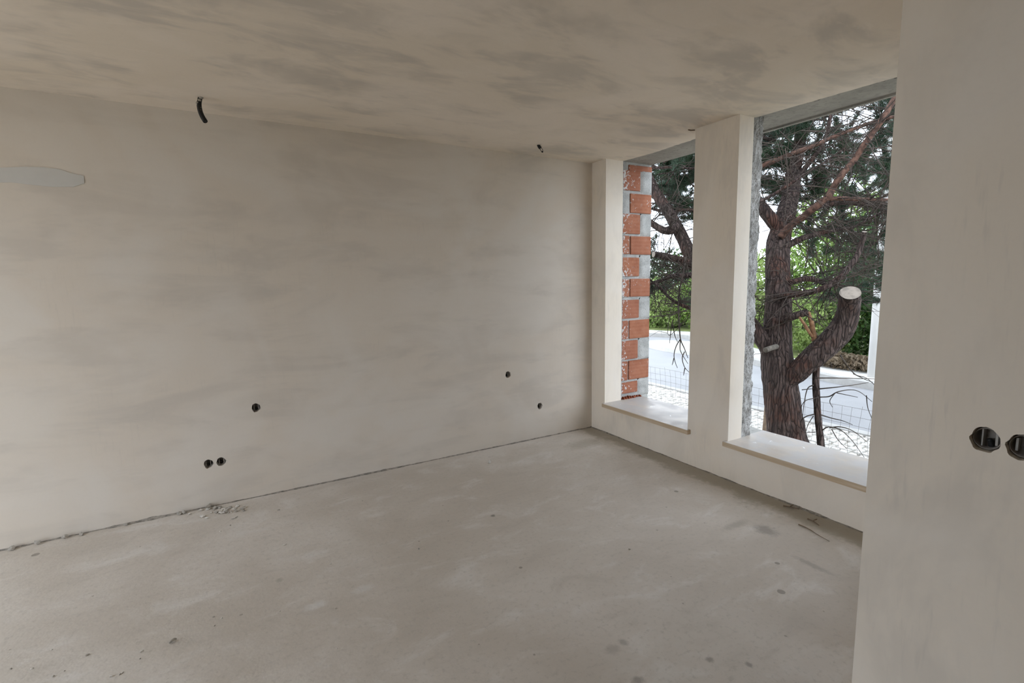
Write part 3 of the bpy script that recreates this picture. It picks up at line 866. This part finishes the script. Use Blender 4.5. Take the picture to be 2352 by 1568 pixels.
M_SPLINT = flat('splintered_wood', (.36, .20, .11), .85, 25, .4)
def m_needle():
    t = NT('pine_needles'); n = t.noise(scale=1.3, detail=3)
    c = t.mix(t.ramp(n, .35, .65), (.022, .043, .024, 1), (.045, .078, .036, 1))
    return t.done(c, .55)
M_NEEDLE = m_needle()

pine = empty('pine_tree', tuple(at(1808, 1090, 5.2)*np.array([1, 1, 0])+np.array([0, 0, ZG])))
tag(pine, 'large dark pine with a sawn-off limb standing outside the openings', 'tree')
D0 = 5.2
LAST = []
def limb(name, pts, mat=M_BARK, seg=16, sub=8, rough=.10, rs=7, parent=None, cap=True):
    """pts: u, v, depth, width in photo pixels"""
    rows = []
    for (u, v, d, w) in pts:
        rows.append((*at(u, v, d), w*.5*d/FPX))
    P = catmull(rows, sub)
    P[:, 3] = np.maximum(P[:, 3], .0015)
    mb = MB(); ring = tube(mb, P, seg, rough, rs, cap1=cap)
    o = mb.build(name, mat, None, True); adopt(o, parent or pine); LAST.append(o)
    return P, ring
LIMBS = []
gp = at(1808, 1003, 5.2); zz = ZG-.1
P, _ = limb('trunk', [(1818, 1120, 5.2, 112), (1812, 1050, 5.2, 100), (1807, 1000, 5.2, 82), (1800, 950, 5.2, 74), (1795, 895, 5.2, 73), (1786, 840, 5.2, 69), (1785, 780, 5.2, 62), (1788, 700, 5.22, 55), (1787, 640, 5.25, 52),
                (1788, 560, 5.3, 50), (1803, 500, 5.4, 42), (1815, 450, 5.5, 36), (1824, 385, 5.6, 31), (1838, 320, 5.7, 26), (1850, 250, 5.9, 23), (1868, 150, 6.1, 18), (1890, 20, 6.4, 13)], seg=30, sub=12, rough=.07, rs=11)
LIMBS.append(P)
P, ring = limb('sawn_limb', [(1786, 890, 5.22, 44), (1815, 866, 5.10, 46), (1840, 846, 5.02, 47), (1868, 820, 4.96, 50), (1905, 786, 4.90, 54), (1934, 752, 4.84, 52), (1947, 718, 4.78, 47), (1951, 690, 4.72, 44), (1953, 672, 4.655, 42)], seg=26, sub=10, rough=.06, rs=11, cap=False)
c = ring.mean(0); vs = [c]+[c+(q-c)*1.0 for q in ring]; n = len(ring)
o = mesh_obj('sawn_face', vs, [(0, 1+k, 1+(k+1) % n) for k in range(n)], M_WOOD, LAST[-1]); o['label'] = 'pale sawn limb end'
# low left limb that shows again through the narrow opening
P, _ = limb('limb', [(1782, 840, 5.2, 40), (1762, 795, 5.2, 38), (1742, 768, 5.22, 36), (1722, 740, 5.25, 33), (1680, 695, 5.35, 31), (1635, 645, 5.45, 30), (1588, 588, 5.55, 29), (1562, 535, 5.65, 27), (1535, 485, 5.7, 26), (1508, 445, 5.8, 24), (1478, 385, 5.9, 22), (1440, 300, 6.1, 18)], seg=20, sub=8, rough=.08); LIMBS.append(P)
P, _ = limb('limb', [(1800, 548, 5.32, 32), (1784, 520, 5.3, 30), (1762, 492, 5.3, 28), (1738, 462, 5.35, 26), (1700, 412, 5.4, 23), (1650, 350, 5.5, 20), (1600, 250, 5.7, 15)], seg=18); LIMBS.append(P)
P, _ = limb('limb', [(1792, 545, 5.2, 16), (1812, 522, 5.15, 16), (1838, 503, 5.1, 16), (1873, 475, 5.0, 15), (1902, 452, 4.95, 15), (1912, 435, 4.95, 15), (1930, 406, 4.9, 14), (1960, 370, 4.9, 13.5), (1983, 335, 4.85, 13.5), (2006, 303, 4.85, 14), (2029, 270, 4.8, 13), (2052, 230, 4.8, 13), (2090, 160, 4.75, 11)], M_BARK2, 12, rough=.16, rs=22); LIMBS.append(P)
P, _ = limb('limb', [(1902, 456, 4.98, 10), (1935, 456, 5.0, 10), (1985, 458, 5.05, 9), (2040, 459, 5.1, 8), (2120, 450, 5.2, 6)], M_BARK2, 10, rough=.12, rs=20); LIMBS.append(P)
P, _ = limb('limb', [(1875, 476, 5.2, 12), (1930, 463, 5.4, 14), (1985, 468, 5.5, 13), (2045, 472, 5.6, 12), (2140, 470, 5.7, 9)], M_BARK, 10); LIMBS.append(P)
P, _ = limb('limb', [(1800, 566, 5.2, 16), (1822, 557, 5.2, 15), (1848, 545, 5.2, 13), (1878, 537, 5.2, 11), (1925, 527, 5.2, 8), (1958, 522, 5.2, 6), (2000, 500, 5.2, 5), (2040, 482, 5.2, 4)], M_BARK, 10); LIMBS.append(P)
P, ring = limb('limb', [(1790, 682, 5.15, 18), (1812, 677, 5.0, 16), (1857, 672, 4.9, 14), (1895, 660, 4.85, 13), (1915, 648, 4.83, 13), (1942, 624, 4.8, 13), (1968, 588, 4.78, 13), (1980, 556, 4.76, 12), (1986, 532, 4.72, 11)], M_BARK, 12, cap=False); LIMBS.append(P)
c = ring.mean(0); n = len(ring)
mesh_obj('sawn_face', [c]+list(ring), [(0, 1+k, 1+(k+1) % n) for k in range(n)], M_WOOD, LAST[-1])
P, _ = limb('limb', [(1700, 402, 5.6, 12), (1748, 382, 5.5, 11), (1790, 365, 5.4, 11), (1822, 352, 5.3, 10), (1868, 335, 5.3, 10), (1937, 305, 5.3, 9), (2013, 278, 5.3, 8), (2080, 262, 5.3, 7)], M_BARK2, 10, rough=.12); LIMBS.append(P)
P, _ = limb('limb', [(1828, 345, 5.7, 12), (1806, 333, 5.8, 10), (1775, 323, 5.9, 9), (1740, 312, 6.0, 8), (1690, 300, 6.2, 6)], M_BARK, 8); LIMBS.append(P)
P, _ = limb('limb', [(1730, 468, 5.2, 7), (1757, 457, 5.15, 7), (1803, 430, 5.1, 7), (1845, 402, 5.1, 6), (1890, 375, 5.1, 5), (1940, 340, 5.1, 4)], M_BARK, 8); LIMBS.append(P)
P, _ = limb('limb', [(1820, 420, 5.55, 14), (1850, 385, 5.5, 11), (1890, 330, 5.5, 9), (1905, 280, 5.5, 8), (1915, 200, 5.5, 6)], M_BARK, 8); LIMBS.append(P)
P, _ = limb('limb', [(1810, 650, 5.15, 14), (1850, 640, 5.2, 13), (1880, 645, 5.25, 11), (1905, 660, 5.3, 8)], M_BARK, 8); LIMBS.append(P)
# stubs
P, ring = limb('stub', [(1780, 738, 5.15, 20), (1810, 730, 5.02, 18), (1835, 722, 4.95, 17), (1856, 717, 4.9, 16)], M_BARK, 14)
P, ring = limb('stub', [(1785, 795, 5.1, 12), (1772, 799, 4.98, 12), (1758, 804, 4.93, 12)], M_STUB, 12)
P, ring = limb('limb', [(1594, 608, 5.5, 20), (1570, 600, 5.5, 18), (1540, 592, 5.5, 16), (1516, 586, 5.5, 14), (1501, 584, 5.48, 14)], M_BARK, 12, cap=False); LIMBS.append(P)
c = ring.mean(0); n = len(ring)
mesh_obj('sawn_face', [c]+list(ring), [(0, 1+k, 1+(k+1) % n) for k in range(n)], M_WOOD, LAST[-1])
P, _ = limb('limb', [(1560, 520, 5.6, 22), (1530, 530, 5.6, 18), (1500, 515, 5.65, 15), (1465, 490, 5.7, 12)], M_BARK, 10); LIMBS.append(P)
P, _ = limb('limb', [(1440, 380, 6.0, 8), (1500, 384, 5.8, 6), (1550, 385, 5.7, 5.5), (1600, 386, 5.6, 6), (1660, 380, 5.5, 8)], M_BARK, 8); LIMBS.append(P)
P, _ = limb('limb', [(1610, 620, 5.4, 12), (1580, 632, 5.3, 13), (1545, 633, 5.3, 10), (1515, 645, 5.3, 9), (1480, 655, 5.35, 7)], M_BARK, 8); LIMBS.append(P)
P, _ = limb('limb', [(1640, 720, 5.3, 10), (1600, 712, 5.25, 9), (1565, 700, 5.2, 8), (1540, 685, 5.2, 7), (1515, 660, 5.2, 6), (1490, 640, 5.2, 4)], M_BARK, 8); LIMBS.append(P)
P, _ = limb('limb', [(1500, 480, 5.9, 6), (1535, 487, 5.8, 7), (1570, 482, 5.7, 7), (1600, 483, 5.6, 7)], M_BARK, 8); LIMBS.append(P)
P, _ = limb('limb', [(1575, 590, 5.3, 4), (1570, 625, 5.2, 4), (1562, 660, 5.2, 4), (1558, 700, 5.2, 3.6), (1560, 740, 5.2, 3.2), (1563, 778, 5.2, 2.6), (1572, 800, 5.2, 2), (1580, 822, 5.2, 1.2)], M_TWIG, 6, rough=0); 

# dead twigs traced off the nearest branches, then many more grown along the limbs
tmb = MB()
def twig(pts, d, w0=2.0, w1=.8):
    n = len(pts)
    rows = [(*at(u, v, d+.05*math.sin(k*1.7+u)), max(.0012, (w0+(w1-w0)*k/(n-1))*.5*d/FPX)) for k, (u, v) in enumerate(pts)]
    tube(tmb, catmull(rows, 5), 5)
for pts, d in [([(1563, 778), (1553, 795), (1548, 815), (1551, 832), (1556, 845)], 5.2), ([(1548, 822), (1544, 838)], 5.2), ([(1563, 780), (1562, 800), (1566, 812), (1580, 835)], 5.2), ([(1572, 808), (1567, 822), (1572, 842), (1583, 855)], 5.2),
               ([(1545, 735), (1541, 760), (1538, 788)], 5.2), ([(1545, 745), (1550, 770), (1556, 785)], 5.2), ([(1573, 845), (1570, 862)], 5.2),
               ([(1836, 506), (1900, 560), (1935, 590), (1965, 588)], 4.9), ([(1911, 515), (1925, 550), (1945, 585), (1965, 590)], 4.85), ([(1873, 600), (1890, 625), (1915, 640)], 4.9),
               ([(1870, 560), (1880, 600), (1895, 640)], 4.95), ([(1840, 300), (1890, 302), (1940, 312), (1985, 322), (2010, 335)], 4.9), ([(1790, 300), (1830, 335), (1870, 330), (1905, 330)], 4.9),
               ([(1915, 262), (1955, 268), (1990, 282), (2010, 300)], 4.8), ([(1965, 325), (2010, 290), (2050, 255)], 4.7), ([(1890, 262), (1897, 300), (1893, 340), (1880, 400)], 4.9), ([(1900, 355), (1950, 358), (1985, 356)], 4.9),
               ([(1820, 380), (1850, 360), (1880, 365), (1895, 385)], 4.9), ([(1990, 310), (2003, 330), (2006, 345)], 4.8), ([(1804, 340), (1810, 420), (1800, 520)], 4.95)]:
    twig(pts, d, 2.6, 1.2)
rt = random.Random(21)
NEED = []   # anchor points for needles: position, direction
for li, P in enumerate(LIMBS):
    L = np.concatenate([[0], np.cumsum(np.linalg.norm(np.diff(P[:, :3], axis=0), axis=1))])
    m = int(L[-1]*(20 if li else 10))
    for k in range(m):
        s = rt.uniform(.12 if li else .52, 1.0)*L[-1]
        p = np.array([np.interp(s, L, P[:, i]) for i in range(3)])
        d = np.array([rt.gauss(0, 1), rt.gauss(0, 1), rt.gauss(-.05, .5)]); d /= np.linalg.norm(d)
        ln = rt.uniform(.25, 1.15); w = rt.uniform(.0030, .0072); curl = np.array([rt.gauss(0, .5), rt.gauss(0, .5), rt.uniform(-.7, .5)])
        pts = [p]
        for q in range(1, 6):
            d = d+curl*.22+np.array([rt.gauss(0, .12), rt.gauss(0, .12), rt.gauss(0, .12)]); d /= np.linalg.norm(d); pts.append(pts[-1]+d*ln/5)
        if pts[-1][0] < .75: continue
        tube(tmb, catmull([(*x, w*(1-.13*i)) for i, x in enumerate(pts)], 2), 4)
        for b in range(rt.randint(1, 3)):
            j = rt.randint(1, 4); dd = d+np.array([rt.gauss(0, .8), rt.gauss(0, .8), rt.gauss(0, .5)]); dd /= np.linalg.norm(dd); l2 = rt.uniform(.1, .35)
            c2 = np.array([0, 0, rt.uniform(-.1, .1)])
            tube(tmb, [(*pts[j], w*.6), (*(pts[j]+dd*l2*.5+c2*.3), w*.5), (*(pts[j]+dd*l2+c2), w*.35)], 3)
ALLP = np.concatenate([P[::2] for P in LIMBS])
for (u0, u1, v0, v1, d0, d1, cnt) in [(1495, 1605, 430, 600, 5.0, 6.4, 40), (1495, 1605, 600, 735, 4.9, 6.2, 60), (1725, 1775, 440, 800, 4.9, 5.8, 30), (1815, 2050, 440, 600, 4.7, 6.2, 66), (1815, 2050, 580, 730, 4.8, 6.2, 60), (1745, 2060, 230, 450, 4.7, 6.0, 46)]:
    for _ in range(cnt):
        T_ = at(rt.uniform(u0, u1), rt.uniform(v0, v1), rt.uniform(d0, d1))
        dd = np.linalg.norm(ALLP[:, :3]-T_, axis=1); q = ALLP[rt.choice(list(np.argsort(dd)[:40:3]))]
        S_ = q[:3]; ln = np.linalg.norm(T_-S_)
        if ln > 1.6 or T_[0] < .75 or S_[0] < .75: continue
        bow = np.array([rt.gauss(0, .16), rt.gauss(0, .16), rt.gauss(-.05, .2)])*ln; w = min(q[3]*.6, rt.uniform(.0028, .0065))
        ext = (T_-S_)*.35+np.array([rt.gauss(0, .1), rt.gauss(0, .1), rt.gauss(0, .12)])
        pts = [S_, S_*.66+T_*.34+bow*.8, S_*.33+T_*.67+bow, T_, T_+ext]
        tube(tmb, catmull([(*x, w*(1-.17*i)) for i, x in enumerate(pts)], 3), 4)
        for b in range(rt.randint(1, 4)):
            j = rt.randint(1, 3); e = np.array([rt.gauss(0, 1), rt.gauss(0, 1), rt.gauss(0, .8)]); e /= np.linalg.norm(e); l2 = rt.uniform(.12, .4)
            tube(tmb, [(*pts[j], w*.6), (*(pts[j]+e*l2*.5), w*.5), (*(pts[j]+e*l2+np.array([0, 0, rt.uniform(-.1, .06)])), w*.3)], 3)
o = tmb.build('dead_twigs', M_TWIG, None, False); o['kind'] = 'stuff'; adopt(o, pine)

# leafy boughs of the crown: thin boughs with needle tufts
bmb = MB(); NV = []; NF = []
rg = np.random.default_rng(5)
TC = []; TA = []; TL = []
def tufts(pts, n, L):
    pts = np.array(pts); j = rg.integers(1, len(pts), n); t_ = rg.random(n)[:, None]
    TC.append(pts[j-1]+(pts[j]-pts[j-1])*t_)
    ax = pts[j]-pts[j-1]; TA.append(ax/np.linalg.norm(ax, axis=1)[:, None]); TL.append(np.full(n, L))
def bough(p, d, ln, nt, L=.10, w=.008):
    pts = [np.array(p, float)]
    d = np.array(d, float); d /= np.linalg.norm(d)
    for q in range(6):
        d = d+rg.normal(size=3)*.16+np.array([0, 0, .05]); d /= np.linalg.norm(d); pts.append(pts[-1]+d*ln/6)
    tube(bmb, [(*x, w*(1-.13*i)) for i, x in enumerate(pts)], 5)
    tufts(pts[2:], nt, L)
    for _ in range(3):
        j = rg.integers(2, 6); d2 = d+rg.normal(size=3)*.7; d2 /= np.linalg.norm(d2); l2 = ln*.4
        q = [pts[j], pts[j]+d2*l2*.5, pts[j]+d2*l2+np.array([0, 0, .04])]
        tube(bmb, [(*x, w*.5*(1-.2*i)) for i, x in enumerate(q)], 4)
        tufts(q, nt//3, L)
# (u range, v range, depth range, count)
for (u0, u1, v0, v1, d0, d1, cnt) in [(1490, 1610, 250, 430, 5.2, 8.0, 46), (1490, 1610, 400, 490, 5.6, 9.0, 34), (1600, 1760, 100, 420, 5.5, 8.5, 26), (1740, 2080, 130, 330, 5.4, 8.5, 84), (1740, 2080, 330, 430, 5.6, 9.0, 42),
                                      (1730, 1900, 420, 480, 5.6, 8.0, 8), (1900, 2090, 380, 560, 5.4, 7.5, 22), (1920, 2090, 560, 700, 5.6, 8.0, 18), (1490, 1600, 610, 690, 6.0, 8.0, 8), (1820, 1950, 500, 560, 6.0, 8.5, 8)]:
    for _ in range(cnt):
        p = at(rg.uniform(u0, u1), rg.uniform(v0, v1), rg.uniform(d0, d1))
        d = np.array([rg.normal(), rg.normal(), rg.normal()*.3])
        bough(p-d/np.linalg.norm(d)*.35, d, rg.uniform(.5, 1.1), 26, rg.uniform(.08, .13))
# crown carried on overhead, out of the frame
for _ in range(90):
    th = rg.uniform(0, 6.28); r_ = rg.uniform(.5, 3.6); p = np.array([1.9+abs(r_*math.cos(th))*.9, -.9+r_*math.sin(th), rg.uniform(3.3, 6.5)])
    d = np.array([math.cos(th), math.sin(th), rg.normal()*.3]); bough(p, d, 1.0, 22, .12)
o = bmb.build('boughs', M_BARK, None, False); o['kind'] = 'stuff'; adopt(o, pine)
K = 24
C_ = np.repeat(np.concatenate(TC), K, 0); A_ = np.repeat(np.concatenate(TA), K, 0); L_ = np.repeat(np.concatenate(TL), K); n = len(C_)
d = rg.normal(size=(n, 3))*.75+A_*.8+np.array([0, 0, .25]); d /= np.linalg.norm(d, axis=1)[:, None]
s_ = np.cross(d, rg.normal(size=(n, 3))); s_ /= np.linalg.norm(s_, axis=1)[:, None]
o_ = C_+rg.normal(size=(n, 3))*.012
V = np.stack([o_-s_*.0024, o_+s_*.0024, o_+d*(L_*(.6+.6*rg.random(n)))[:, None]], 1).reshape(-1, 3)
o = mesh_np('needles', V, np.arange(3*n).reshape(n, 3), M_NEEDLE); o['kind'] = 'stuff'; adopt(o, pine)

# broken branch hanging from the stub, standing on the ground
root = empty('broken_branch', tuple(at(1886, 1060, 4.95)*np.array([1, 1, 0])+np.array([0, 0, ZG])))
P, _ = limb('branch_stem', [(1872, 770, 4.98, 13), (1875, 830, 5.02, 15), (1874, 880, 5.02, 15), (1877, 936, 5.0, 15), (1881, 980, 4.98, 15), (1886, 1025, 4.96, 16), (1892, 1090, 4.95, 18)], M_BARK, 12, rough=.12, rs=16, parent=root)
limb('torn_splinter', [(1857, 716, 4.92, 8), (1862, 735, 4.93, 10), (1868, 760, 4.96, 11), (1872, 782, 4.98, 12)], M_SPLINT, 8, rough=.3, rs=30, parent=root)
limb('torn_splinter', [(1836, 728, 4.92, 5), (1848, 745, 4.93, 7), (1858, 762, 4.95, 7), (1866, 774, 4.97, 6)], M_SPLINT, 8, rough=.3, rs=30, parent=root)
tmb = MB()
for pts, d in [([(1872, 868), (1920, 868), (1965, 869), (2010, 870)], 4.9), ([(1880, 893), (1920, 889), (1960, 884), (1995, 878)], 4.9), ([(1842, 895), (1860, 893), (1880, 892)], 4.95),
               ([(1882, 912), (1905, 910), (1923, 900), (1952, 895), (1975, 900), (2003, 922)], 4.9), ([(1878, 913), (1850, 920), (1838, 938)], 4.95), ([(1868, 884), (1855, 892), (1848, 920), (1843, 958)], 4.95),
               ([(1870, 951), (1850, 957), (1840, 968), (1836, 1000)], 4.95), ([(1884, 952), (1910, 960), (1935, 966), (1958, 975)], 4.9), ([(1888, 988), (1900, 981), (1915, 981), (1935, 990), (1960, 1015), (1985, 1050)], 4.9),
               ([(1905, 982), (1930, 980), (1960, 990), (1992, 1015)], 4.92), ([(1910, 985), (1925, 1010), (1945, 1030)], 4.92), ([(1873, 992), (1855, 993), (1848, 998)], 4.95), ([(1868, 955), (1856, 975), (1850, 995)], 4.95),
               ([(1990, 908), (1993, 935), (2002, 960)], 4.9), ([(1918, 902), (1906, 920), (1912, 935)], 4.9), ([(1922, 902), (1970, 912)], 4.9),
               ([(1930, 815), (1945, 838), (1965, 860), (1990, 868), (2010, 885)], 4.7), ([(1960, 858), (1985, 870), (2005, 878)], 4.7), ([(1907, 832), (1912, 846)], 4.85)]:
    twig(pts, d, 3.2 if len(pts) > 3 else 2.2, 1.2)
o = tmb.build('side_twigs', M_TWIG, None, True); o['kind'] = 'stuff'; adopt(o, root)
tag(root, 'thin broken branch with bare side twigs hanging beside the pine trunk', 'branch')
